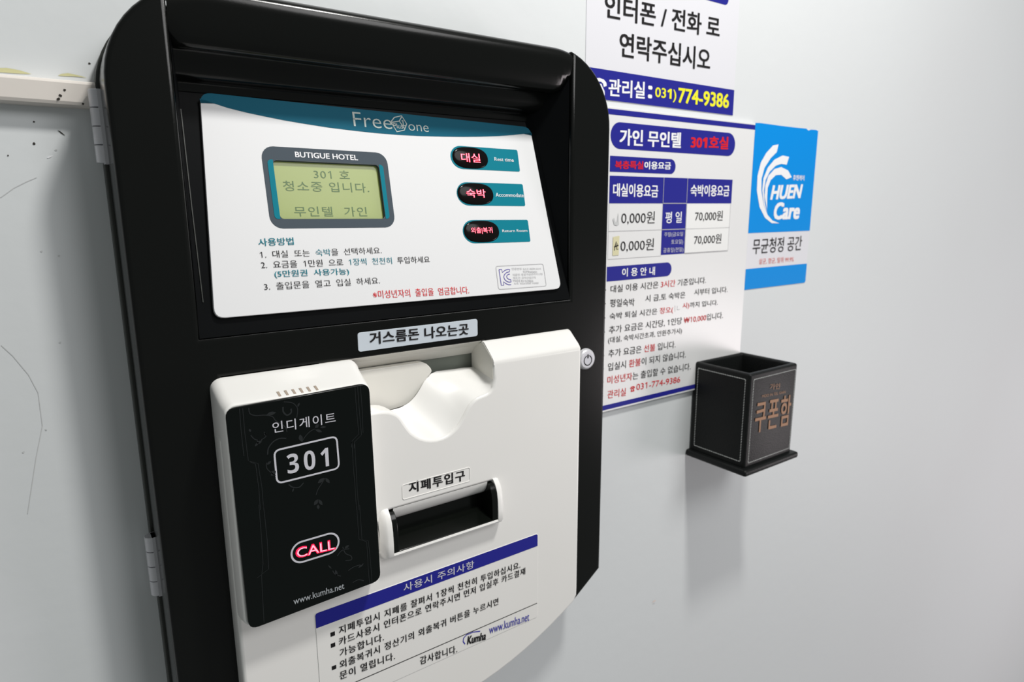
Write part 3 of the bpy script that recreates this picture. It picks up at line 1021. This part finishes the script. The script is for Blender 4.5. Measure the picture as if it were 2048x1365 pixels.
curl(t6, [(355, 100), (370, 170), (440, 195), (560, 190), (650, 210), (690, 260), (800, 330), (830, 400)])
curl(t6, [(790, 25), (900, 40), (960, 110), (950, 220)])
curl(t6, [(780, 90), (785, 150), (830, 190), (880, 160), (880, 110)], 0.002)
curl(t6, [(590, 680), (600, 600), (660, 520), (740, 480), (820, 480)], 0.0016)
curl(t6, [(1015, 520), (1060, 450), (1120, 390), (1180, 360)])
curl(t6, [(575, 780), (580, 850), (640, 910), (690, 940)])
curl(t6, [(850, 1050), (900, 1085), (980, 1085), (1035, 1030)], 0.0016)
curl(t6, [(1190, 1180), (1215, 1110), (1260, 1040), (1300, 975)])
curl(t6, [(380, 440), (430, 490), (500, 500), (570, 450), (545, 400)])
for cr, a, b, wd in ((t6, (575, 185), (695, 155), 22), (t6, (960, 90), (985, 35), 12), (t6, (1010, 520), (990, 430), 26), (t6, (1175, 350), (1225, 305), 20), (t6, (1180, 370), (1265, 400), 18), (t6, (1240, 345), (1315, 335), 14),
                     (t6, (580, 805), (635, 760), 16), (t6, (630, 940), (690, 880), 30), (t6, (1295, 970), (1210, 1035), 22), (t6, (1305, 970), (1360, 1035), 20), (t6, (450, 540), (520, 500), 26), (t6, (480, 520), (430, 580), 14),
                     (t6, (1215, 1235), (1165, 1310), 22), (t6, (1220, 1235), (1270, 1310), 20), (t6, (1215, 1300), (1218, 1360), 18), (t6, (360, 360), (380, 400), 14), (t6, (545, 410), (575, 445), 14), (t6, (895, 1145), (915, 1095), 10)):
    leaf(cr, a, b, wd)
for pts in ([(1060, 560), (1110, 500), (1190, 480)], [(1120, 460), (1150, 530), (1210, 560), (1215, 600), (1150, 610)], [(1010, 720), (1040, 760), (1100, 780)], [(1180, 720), (1240, 680), (1330, 650)], [(1230, 850), (1290, 820), (1350, 830)]):
    curl(t7, pts, 0.0013)
for a, b, wd in (((1140, 480), (1190, 440), 14), ((1040, 710), (1060, 780), 14), ((1290, 690), (1350, 640), 12), ((1000, 700), (960, 660), 8)):
    leaf(t7, a, b, wd)
mb.build('ornament_print', callm, smooth=False)

# key lock with its power sign
lc = crop(1080, 620, 0.20501)
uR = FACE.px(1186, 719)
v_t, v_b = FACE.px(*lc((440, 365)))[1], FACE.px(*lc((440, 590)))[1]
rl = 0.0195
lu_, lv_ = uR[0] - rl - 0.001, (v_t + v_b) / 2
mb = MB()
rg = []
for rad, hgt in ((rl + 0.001, 0.0), (rl, 0.005), (rl - 0.0015, 0.0075), (rl - 0.004, 0.0082)):
    rg.append([tuple(FACE.at(lu_ + rad * math.cos(2 * math.pi * t / 40), lv_ + rad * math.sin(2 * math.pi * t / 40), hgt)) for t in range(40)])
rings(mb, rg, 'steel')
lock = mb.build('key_lock', kiosk, angle=50)
mb = MB()
LP = FACE.up(0.0083)
poly2d(mb, LP, [(lu_ + 0.0135 * math.cos(2 * math.pi * t / 32), lv_ - 0.001 + 0.0135 * math.sin(2 * math.pi * t / 32)) for t in range(32)], 'silvertext', 0.0)
stroke(mb, LP, [(lu_ + 0.0093 * math.cos(math.radians(90 + a)), lv_ - 0.0015 + 0.0093 * math.sin(math.radians(90 + a))) for a in range(18, 343, 12)], 0.0018, 'blacktext', L1)
stroke(mb, LP, [(lu_, lv_ + 0.010), (lu_, lv_ + 0.0025)], 0.003, 'blacktext', L1)
mb.build('power_sign', lock, smooth=False)


# hinges
def hinge(zt, zb, n):
    mb_ = MB()
    x0 = 0.0725
    box(mb_, x0, -0.040, zb, x0 + 0.006, -0.016, zt, 'steel')
    hg = mb_.build('hinge', kiosk, smooth=False)
    hgt = (zt - zb) / n
    for k in range(n):
        m_ = MB()
        a, b = zt - k * hgt, zt - (k + 1) * hgt + 0.0012
        r_ = 0.0096
        prof = []
        for t in range(24):
            th = 2 * math.pi * t / 24
            prof.append((0.0735 + r_ * math.cos(th), -0.030 + r_ * math.sin(th)))
        rgs = [[(x_ * 1 + (0.0735 - x_) * c__, y_ + (-0.030 - y_) * c__, z_) for x_, y_ in prof] for c__, z_ in ((0.5, a), (0.06, a), (0.0, a - 0.0006), (0.0, b + 0.0006), (0.06, b), (0.5, b))]
        rings(m_, rgs, 'steel', cap0=True)
        fix_normals(m_.build('hinge_knuckle', hg, angle=40))


hinge(0.1425, 0.0555, 4)
hinge(-0.4420, -0.5310, 4)

# ------------------------------------------------------------------ upper poster
Cc = crop(1150, 0, 0.29302)
Oc = crop(1180, 200, 0.23443)
Nc = crop(1440, 230, 0.27094)
t8 = crop(1190, 520, 0.21245)
Hc = crop(1340, 680, 0.21978)
pu0 = WALL.px(1172, 40)[0]
pu1 = (WALL.px(1476.7, 58.6)[0] + WALL.px(1463, 231)[0]) / 2
pv0 = WALL.px(1463, 231)[1]
pv1 = pv0 + 0.62
pb = (WALL.px(1174, 135.5)[1] + WALL.px(1465.6, 178.7)[1]) / 2
post = thing('contact_poster', 'upper white poster with large black Korean lettering and a phone number on a navy band', 'poster', ((pu0 + pu1) / 2, 0, pv0))
mb = MB()
solid(mb, WALL, [(pu0, pv0), (pu1, pv0), (pu1, pv1), (pu0, pv1)], 0.0010, 0.0, 'poster')
mb.build('sheet', post, smooth=False)
PP = WALL.up(0.0010)
mb = MB()
poly2d(mb, PP, [(pu0, pv0), (pu1, pv0), (pu1, pb), (pu0, pb)], 'navy', L1)
mb.build('number_band', post, smooth=False)
mb = MB()
pvb = PP.px(1436, 6)[1]
pur = PP.px(1457, 0)[0]
poly2d(mb, PP, rrect(pu0 + 0.03, pvb, pur, pvb + 0.10, 0.012), 'navy', L1)
mb.build('title_pill', post, smooth=False)
mb = MB()
text(mb, PP, Cc, (203, 118), (990, 122), '인터폰 / 전화 로', 'blacktext', 0.018, hl=165)
text(mb, PP, Cc, (303, 385), (925, 338), '연락주십시오', 'blacktext', 0.018, hl=168)
text(mb, PP, Cc, (228, 655), (475, 562), '관리실', 'whitetext', 0.026, hl=118)
text(mb, PP, Cc, (500, 668), (522, 590), ':', 'whitetext', 0.03)
text(mb, PP, Cc, (545, 682), (690, 614), '031)', 'yellow', 0.016)
text(mb, PP, Cc, (703, 700), (1050, 645), '774-9386', 'yellow', 0.026, hl=100)
phone(mb, PP, Cc, (112, 640), (216, 540), 'whitetext', 'navy')
mb.build('lettering', post, smooth=False)

# ------------------------------------------------------------------ price board
BT = 0.008
BPl = front(BT)
bd = thing('price_board', 'white room price board with navy table and small Korean rules beside the terminal', 'sign', (1.15, 0, -0.44))
bu0, bu1 = 0.885, (BPl.px(1504.8, 256)[0] + BPl.px(1484.6, 703)[0]) / 2 + 0.001
bv1 = BPl.px(1504.5, 247)[1] + 0.001
bv0 = BPl.px(1189.7, 829.5)[1]
mb = MB()
solid(mb, WALL, [(bu0, bv0), (bu1, bv0), (bu1, bv1), (bu0, bv1)], BT, 0.001, 'board', r=0.0008, n=2, cap_back=True)
mb.build('backing', bd, smooth=False)


def rpx(mb_, pl, cr, p_tl, p_br, m, h=L1, r=0.0, corners=(1, 1, 1, 1), extra=()):
    a, b = pl.px(*cr(p_tl)), pl.px(*cr(p_br))
    poly2d(mb_, pl, rrect(a[0], b[1], b[0], a[1], r, corners=corners), m, h)
    return a[0], b[1], b[0], a[1]


s_top = (BPl.px(1204.6, 216.6)[1] + BPl.px(1504.5, 249)[1]) / 2
mb = MB()
poly2d(mb, BPl, [(bu0, s_top - 0.0105), (bu1 - 0.0005, s_top - 0.0105), (bu1 - 0.0005, s_top), (bu0, s_top)], 'navy', L1)
mb.build('border_stripe', bd, smooth=False)
mb = MB()
vb1 = BPl.px(1189.7, 816)[1]
vb0 = BPl.px(1189.7, 825.5)[1]
poly2d(mb, BPl, [(bu0, vb0), (bu1 - 0.0005, vb0), (bu1 - 0.0005, vb1), (bu0, vb1)], 'navy', L1)
mb.build('border_stripe', bd, smooth=False)


def band(pts4, r, corners, name, m='navy'):
    """pts4: bl, br, tr, tl in crop O"""
    q = [BPl.px(*p) for p in pts4]
    u0, u1 = (q[0][0] + q[3][0]) / 2, (q[1][0] + q[2][0]) / 2
    v0, v1 = (q[0][1] + q[1][1]) / 2, (q[2][1] + q[3][1]) / 2
    r = min(r, (v1 - v0) / 2 * 0.99)
    m_ = MB()
    poly2d(m_, BPl, rrect(u0, v0, u1, v1, r, 8, corners), m, L1)
    return m_.build(name, bd, smooth=False), (u0, v0, u1, v1)


O4 = lambda *p: [Oc(x) for x in p]
band(O4((175, 420), (1237, 478), (1237, 280), (175, 190)), 0.05, (1, 1, 1, 1), 'title_pill')
band(O4((168, 615), (728, 632), (730, 505), (170, 479)), 0.02, (0, 1, 1, 0), 'subtitle_pill')
_, (hu0, hv0, hu1, hv1) = band(O4((162, 887), (1205, 880), (1215, 680), (168, 648)), 0.0, (0, 0, 0, 0), 'table_header')
mid0 = BPl.px(*Oc((612, 1100)))[0]
mid1 = BPl.px(*Oc((812, 1100)))[0]
vrow = (BPl.px(*Oc((155, 1128)))[1] + BPl.px(*Oc((1190, 1085)))[1]) / 2
vend = (BPl.px(*Oc((605, 1325)))[1] + BPl.px(*Oc((805, 1310)))[1]) / 2
mb = MB()
poly2d(mb, BPl, [(mid0, vend), (mid1, vend), (mid1, hv0 + 0.0002), (mid0, hv0 + 0.0002)], 'navy', L1)
mb.build('table_middle_column', bd, smooth=False)
mb = MB()
for x in (mid0, mid1):
    stroke(mb, BPl, [(x, hv0 + 0.001), (x, hv1)], 0.0012, 'palegrey', 2 * L1)
stroke(mb, BPl, [(mid0, vrow), (mid1, vrow)], 0.0016, 'palegrey', 2 * L1)
stroke(mb, BPl, [(mid0, hv0), (mid1, hv0)], 0.0016, 'palegrey', 2 * L1)
vbot = BPl.px(*Oc((140, 1362)))[1]
stroke(mb, BPl, [(hu0, hv0), (hu0, vbot), (mid0, vbot)], 0.0011, 'palegrey', L1)
stroke(mb, BPl, [(hu0, vrow), (mid0, vrow)], 0.0011, 'palegrey', L1)
mb.build('table_rule', bd, smooth=False)
# pasted price slip on the right
eu1 = BPl.px(*Oc((1190, 1000)))[0]
ev0 = (BPl.px(*Oc((818, 1312)))[1] + BPl.px(*Oc((1175, 1282)))[1]) / 2
mb = MB()
solid(mb, BPl, [(mid1 + 0.001, ev0), (eu1, ev0), (eu1, hv0 - 0.001), (mid1 + 0.001, hv0 - 0.001)], 0.0012, 0, 'patch')
slip = mb.build('price_slip', bd, smooth=False)
mb = MB()
stroke(mb, BPl, [(mid1 + 0.001, vrow), (eu1, vrow)], 0.0011, 'palegrey', 0.0014)
stroke(mb, BPl, [(mid1 + 0.0015, ev0 + 0.0005), (eu1 - 0.0005, ev0 + 0.0005), (eu1 - 0.0005, hv0 - 0.001)], 0.0013, 'palegrey', 0.0014)
text(mb, BPl, Oc, (890, 1040), (1130, 945), '70,000원', 'blacktext', 0.006, h=0.0016)
mb.build('lettering', slip, smooth=False)
mb = MB()
text(mb, BPl, Oc, (882, 1240), (1118, 1142), '70,000원', 'blacktext', 0.006, h=0.0016)
mb.build('lettering', slip, smooth=False)
mb = MB()
polypx(mb, BPl, Oc, [(195, 1170), (250, 1160), (243, 1325), (190, 1330)], 'tape', 0.0008)
tape = mb.build('tape_piece', bd, smooth=False)
mb = MB()
strokepx(mb, BPl, Oc, [(203, 1255), (240, 1240)], 0.0024, 'blacktext', 0.0012)
strokepx(mb, BPl, Oc, [(222, 1210), (212, 1245), (205, 1285)], 0.002, 'blacktext', 0.0012)
strokepx(mb, BPl, Oc, [(228, 1222), (225, 1278), (238, 1272)], 0.0018, 'blacktext', 0.0012)
mb.build('pen_mark', tape, smooth=False)
mb = MB()
polypx(mb, BPl, Oc, [(192, 1020), (205, 1005), (215, 1040), (228, 1045), (240, 960), (246, 1060), (228, 1072), (205, 1068)], 'smear', 0.0008)
mb.build('rubbed_mark', bd, smooth=False)
mb = MB()
bt_ = lambda s_, cr, a, b, m_='blacktext', bold=0.0, **k: text(mb, BPl, cr, a, b, s_, m_, bold, **k)
bt_('가인 무인텔', Oc, (252, 385), (775, 282), 'whitetext', 0.032, hl=138)
bt_('301호실', Oc, (858, 412), (1178, 318), 'redtext', 0.034, hl=108)
bt_([('복층특실', 'redtext'), ('이용요금', 'whitetext')], Oc, (212, 588), (688, 530), 'whitetext', 0.03, hl=68)
bt_('대실이용요금', Oc, (195, 822), (580, 728), 'whitetext', 0.026, hl=110)
bt_('숙박이용요금', Oc, (855, 822), (1188, 730), 'whitetext', 0.026, hl=98)
bt_('0,000원', Oc, (265, 1065), (553, 950), 'blacktext', -0.004)
bt_('0,000원', Oc, (258, 1302), (545, 1180), 'blacktext', -0.004)
bt_('평 일', Oc, (640, 1052), (782, 955), 'whitetext', 0.016)
bt_('주말(금요일', Oc, (630, 1175), (792, 1125), 'silvertext', 0.0)
bt_('토요일)', Oc, (690, 1240), (792, 1188), 'silvertext', 0.0)
bt_('공휴일(전일)', Oc, (622, 1312), (795, 1255), 'silvertext', 0.0)
mb.build('table_lettering', bd, smooth=False)
band([t8(p) for p in ((108, 208), (718, 148), (720, 22), (112, 66))], 0.02, (0, 1, 1, 0), 'rules_pill')
mb = MB()
K_ = 'blacktext'
bt_('이 용 안 내', t8, (252, 158), (562, 66), 'whitetext', 0.022, hl=78)
R_ = 'redtext'
bt_([('대실 이용 시간은 ', K_), ('3시간', R_), (' 기준입니다.', K_)], t8, (145, 310), (1045, 160), hl=68)
bt_('평일숙박', t8, (140, 445), (372, 362), hl=74)
bt_('시 금,토 숙박은', t8, (472, 400), (850, 298), hl=66)
bt_('시부터 입니다.', t8, (932, 335), (1248, 250), hl=58)
bt_([('숙박 퇴실 시간은 ', K_), ('정오(', R_)], t8, (135, 575), (735, 438), hl=72)
bt_([('시)', R_), ('까지 입니다.', K_)], t8, (822, 468), (1155, 375), hl=62)
strokepx(mb, BPl, t8, [(752, 430), (752, 490)], 0.0010, 'palegrey')
strokepx(mb, BPl, t8, [(775, 435), (772, 470), (798, 466)], 0.0012, 'palegrey')
bt_([('추가 요금은 시간당, 1인당 ', K_), ('₩10,000', R_), ('입니다.', K_)], t8, (130, 700), (1205, 490), hl=74)
bt_('(대실, 숙박시간초과, 인원추가시)', t8, (122, 795), (818, 640), hl=66)
bt_([('추가 요금은 ', K_), ('선불', R_), (' 입니다.', K_)], t8, (125, 920), (758, 762), hl=72)
bt_([('입실시 ', K_), ('환불', R_), ('이 되지 않습니다.', K_)], t8, (120, 1048), (855, 855), hl=74)
bt_([('미성년자', R_), ('는 출입할 수 없습니다.', K_)], t8, (115, 1172), (900, 968), hl=74)
bt_([('관리실', R_)], t8, (115, 1308), (290, 1205), hl=76)
bt_([('031-774-9386', R_)], t8, (388, 1228), (802, 1095), hl=60)
phone(mb, BPl, t8, (330, 1245), (375, 1185), R_)
for y in (285, 413, 548, 680, 903, 1027, 1152, 1282):
    u, v = BPl.px(*t8((100 - (y - 285) * 0.028, y)))
    poly2d(mb, BPl, rrect(u - 0.0012, v - 0.0012, u + 0.0012, v + 0.0012, 0.001, 2), K_, L1)
mb.build('rules_lettering', bd, smooth=False)

# ------------------------------------------------------------------ azure hygiene sticker
hy = thing('hygiene_sticker', 'azure blue sticker with a white swoosh logo right of the price board', 'sticker', (1.56, 0, -0.205))
q = [WALL.px(*Nc(p)) for p in ((175, 1293), (622, 1225), (725, 108), (260, 72))]
su0, su1 = (q[0][0] + q[3][0]) / 2, (q[2][0] + WALL.px(*Nc((637, 1093)))[0]) / 2
sv0, sv1 = WALL.px(*Nc((175, 1293)))[1], (q[2][1] + q[3][1]) / 2
mb = MB()
solid(mb, WALL, rrect(su0, sv0, su1, sv1, 0.006, corners=(0, 1, 0, 0)), 0.0008, 0, 'poster')
mb.build('sheet', hy, smooth=False)
SP = WALL.up(0.0008)
vA = (SP.px(*Nc((207, 880)))[1] + SP.px(*Nc((660, 850)))[1]) / 2
vB = (SP.px(*Nc((190, 1145)))[1] + SP.px(*Nc((637, 1093)))[1]) / 2
mb = MB()
torn = [(su1, sv1 - 0.001), (su1 - 0.01, sv1 + 0.001), (su1 - 0.035, sv1 + 0.0005), (su1 - 0.045, sv1 - 0.003), (su1 - 0.055, sv1 + 0.0015), (su1 - 0.10, sv1 + 0.001), (su1 - 0.16, sv1 + 0.001), (su0 + 0.02, sv1 + 0.002), (su0, sv1 + 0.001)]
poly2d(mb, SP, [(su0, vA), (su1, vA)] + torn, 'sky', L1)
poly2d(mb, SP, rrect(su0, sv0, su1, vB, 0.006, corners=(0, 1, 0, 0)), 'sky', L1)
mb.build('azure_field', hy, smooth=False)
mb = MB()
for pts in ([(430, 218), (390, 225), (340, 280), (300, 350), (275, 450), (270, 560), (290, 680), (330, 760), (380, 800), (435, 800), (385, 780), (350, 740), (320, 660), (303, 560), (305, 470), (327, 390), (372, 320), (417, 275)],
            [(508, 310), (460, 300), (400, 330), (350, 390), (318, 470), (310, 560), (322, 660), (345, 720), (328, 650), (322, 560), (335, 480), (365, 420), (410, 375), (450, 362), (490, 368)],
            [(528, 460), (500, 410), (450, 385), (400, 400), (355, 450), (333, 520), (327, 600), (345, 700), (346, 600), (350, 540), (372, 482), (410, 445), (450, 442), (488, 476)]):
    polypx(mb, SP, Nc, pts, 'whitetext', 2 * L1)
text(mb, SP, Nc, (372, 624), (607, 516), 'HUEN', 'whitetext', 0.045, shear=0.22, hl=100)
text(mb, SP, Nc, (396, 770), (588, 650), 'Care', 'whitetext', 0.045, shear=0.15, hl=120)
text(mb, SP, Nc, (536, 482), (622, 446), '휴엔케어', 'whitetext', 0.02)
text(mb, SP, Nc, (237, 1030), (607, 892), '무균청정 공간', K_, 0.006, hl=114)
text(mb, SP, Nc, (285, 1106), (545, 1044), '살균, 항균, 탈취 99.9%', 'coral', 0.0, hl=44)
mb.build('lettering', hy, smooth=False)

# ------------------------------------------------------------------ coupon holder
cb = thing('coupon_holder', 'black stitched leatherette coupon box fixed to the wall below the azure sticker', 'box', (1.335, 0, -0.598))
CF = 0.159
x0, x1 = 1.2425, 1.4275
z0, z1 = -0.588, -0.3635
mb = MB()
TOPP = Plane((0, 0, z1), (1, 0, 0), (0, 1, 0))
outl = rrect(x0, -CF, x1, -0.001, 0.006, 4)
inl = rrect(x0 + 0.014, -CF + 0.014, x1 - 0.014, -0.015, 0.002, 2)
solid(mb, TOPP, outl, 0.0, z0 - z1, 'leather', r=0.0055, holes=[inl], n=4)
mb.build('box_body', cb, angle=50)
mb = MB()
box(mb, x0 + 0.01, -CF + 0.01, z0, x1 - 0.01, -0.012, z0 + 0.008, 'leather')
mb.build('box_floor', cb, smooth=False)
mb = MB()
bs = []
for ins, z in ((0.004, -0.6000), (0.001, -0.5985), (0.0, -0.595), (0.0, -0.590), (0.001, -0.5865), (0.004, -0.5850)):
    bs.append([(a, b, z) for a, b in rrect(1.2295 + ins, -0.172 + ins, 1.4410 - ins, -0.0005, 0.004, 4)])
rings(mb, bs, 'leather', cap0=True)
fix_normals(mb.build('base_plate', cb, angle=60))


def stitches(pl, u0, v0, u1, v1, step=0.0062, parent=cb):
    mb_ = MB()
    for (a, b) in (((u0, v0), (u1, v0)), ((u1, v0), (u1, v1)), ((u1, v1), (u0, v1)), ((u0, v1), (u0, v0))):
        a, b = np.array(a), np.array(b)
        L_ = np.linalg.norm(b - a)
        n = int(L_ / step)
        d = (b - a) / L_
        nn = np.array([-d[1], d[0]])
        for k in range(n):
            p = a + d * (L_ * (k + 0.08) / n) + nn * 0.00045
            q_ = a + d * (L_ * (k + 0.9) / n) - nn * 0.00045
            w_ = 0.0009
            vs_ = [pl.at(*(p + nn * w_), 0.0002), pl.at(*(p - nn * w_), 0.0002), pl.at(*(q_ - nn * w_), 0.0002), pl.at(*(q_ + nn * w_), 0.0002), pl.at(*((p + q_) / 2), 0.0012)]
            mb_.add(vs_, [(0, 1, 4), (1, 2, 4), (2, 3, 4), (3, 0, 4)], 'thread')
    o = mb_.build('stitching', parent, smooth=False)
    return o


CFP = front(CF)
stitches(CFP, x0 + 0.0135, z0 + 0.013, x1 - 0.008, z1 - 0.014)
CLP = Plane((x0, 0, 0), (0, -1, 0), (0, 0, 1))
stitches(CLP, 0.016, z0 + 0.016, CF - 0.012, z1 - 0.014)
mb = MB()
CT = CFP.up(0.0006)
text(mb, CT, Hc, (765, 850), (1105, 500), '쿠폰함', 'copper', 0.016, space=1.18, hl=282)
text(mb, CT, Hc, (905, 455), (1000, 395), '가인', 'copper', 0.0, hl=52)
text(mb, CT, Hc, (835, 528), (1050, 462), 'MOO IN TEL GAIN', 'copper', 0.0, hl=24)
mb.build('lettering', cb, smooth=False)

# working property is not part of the scene
for o in bpy.data.objects:
    if '_org' in o:
        del o['_org']
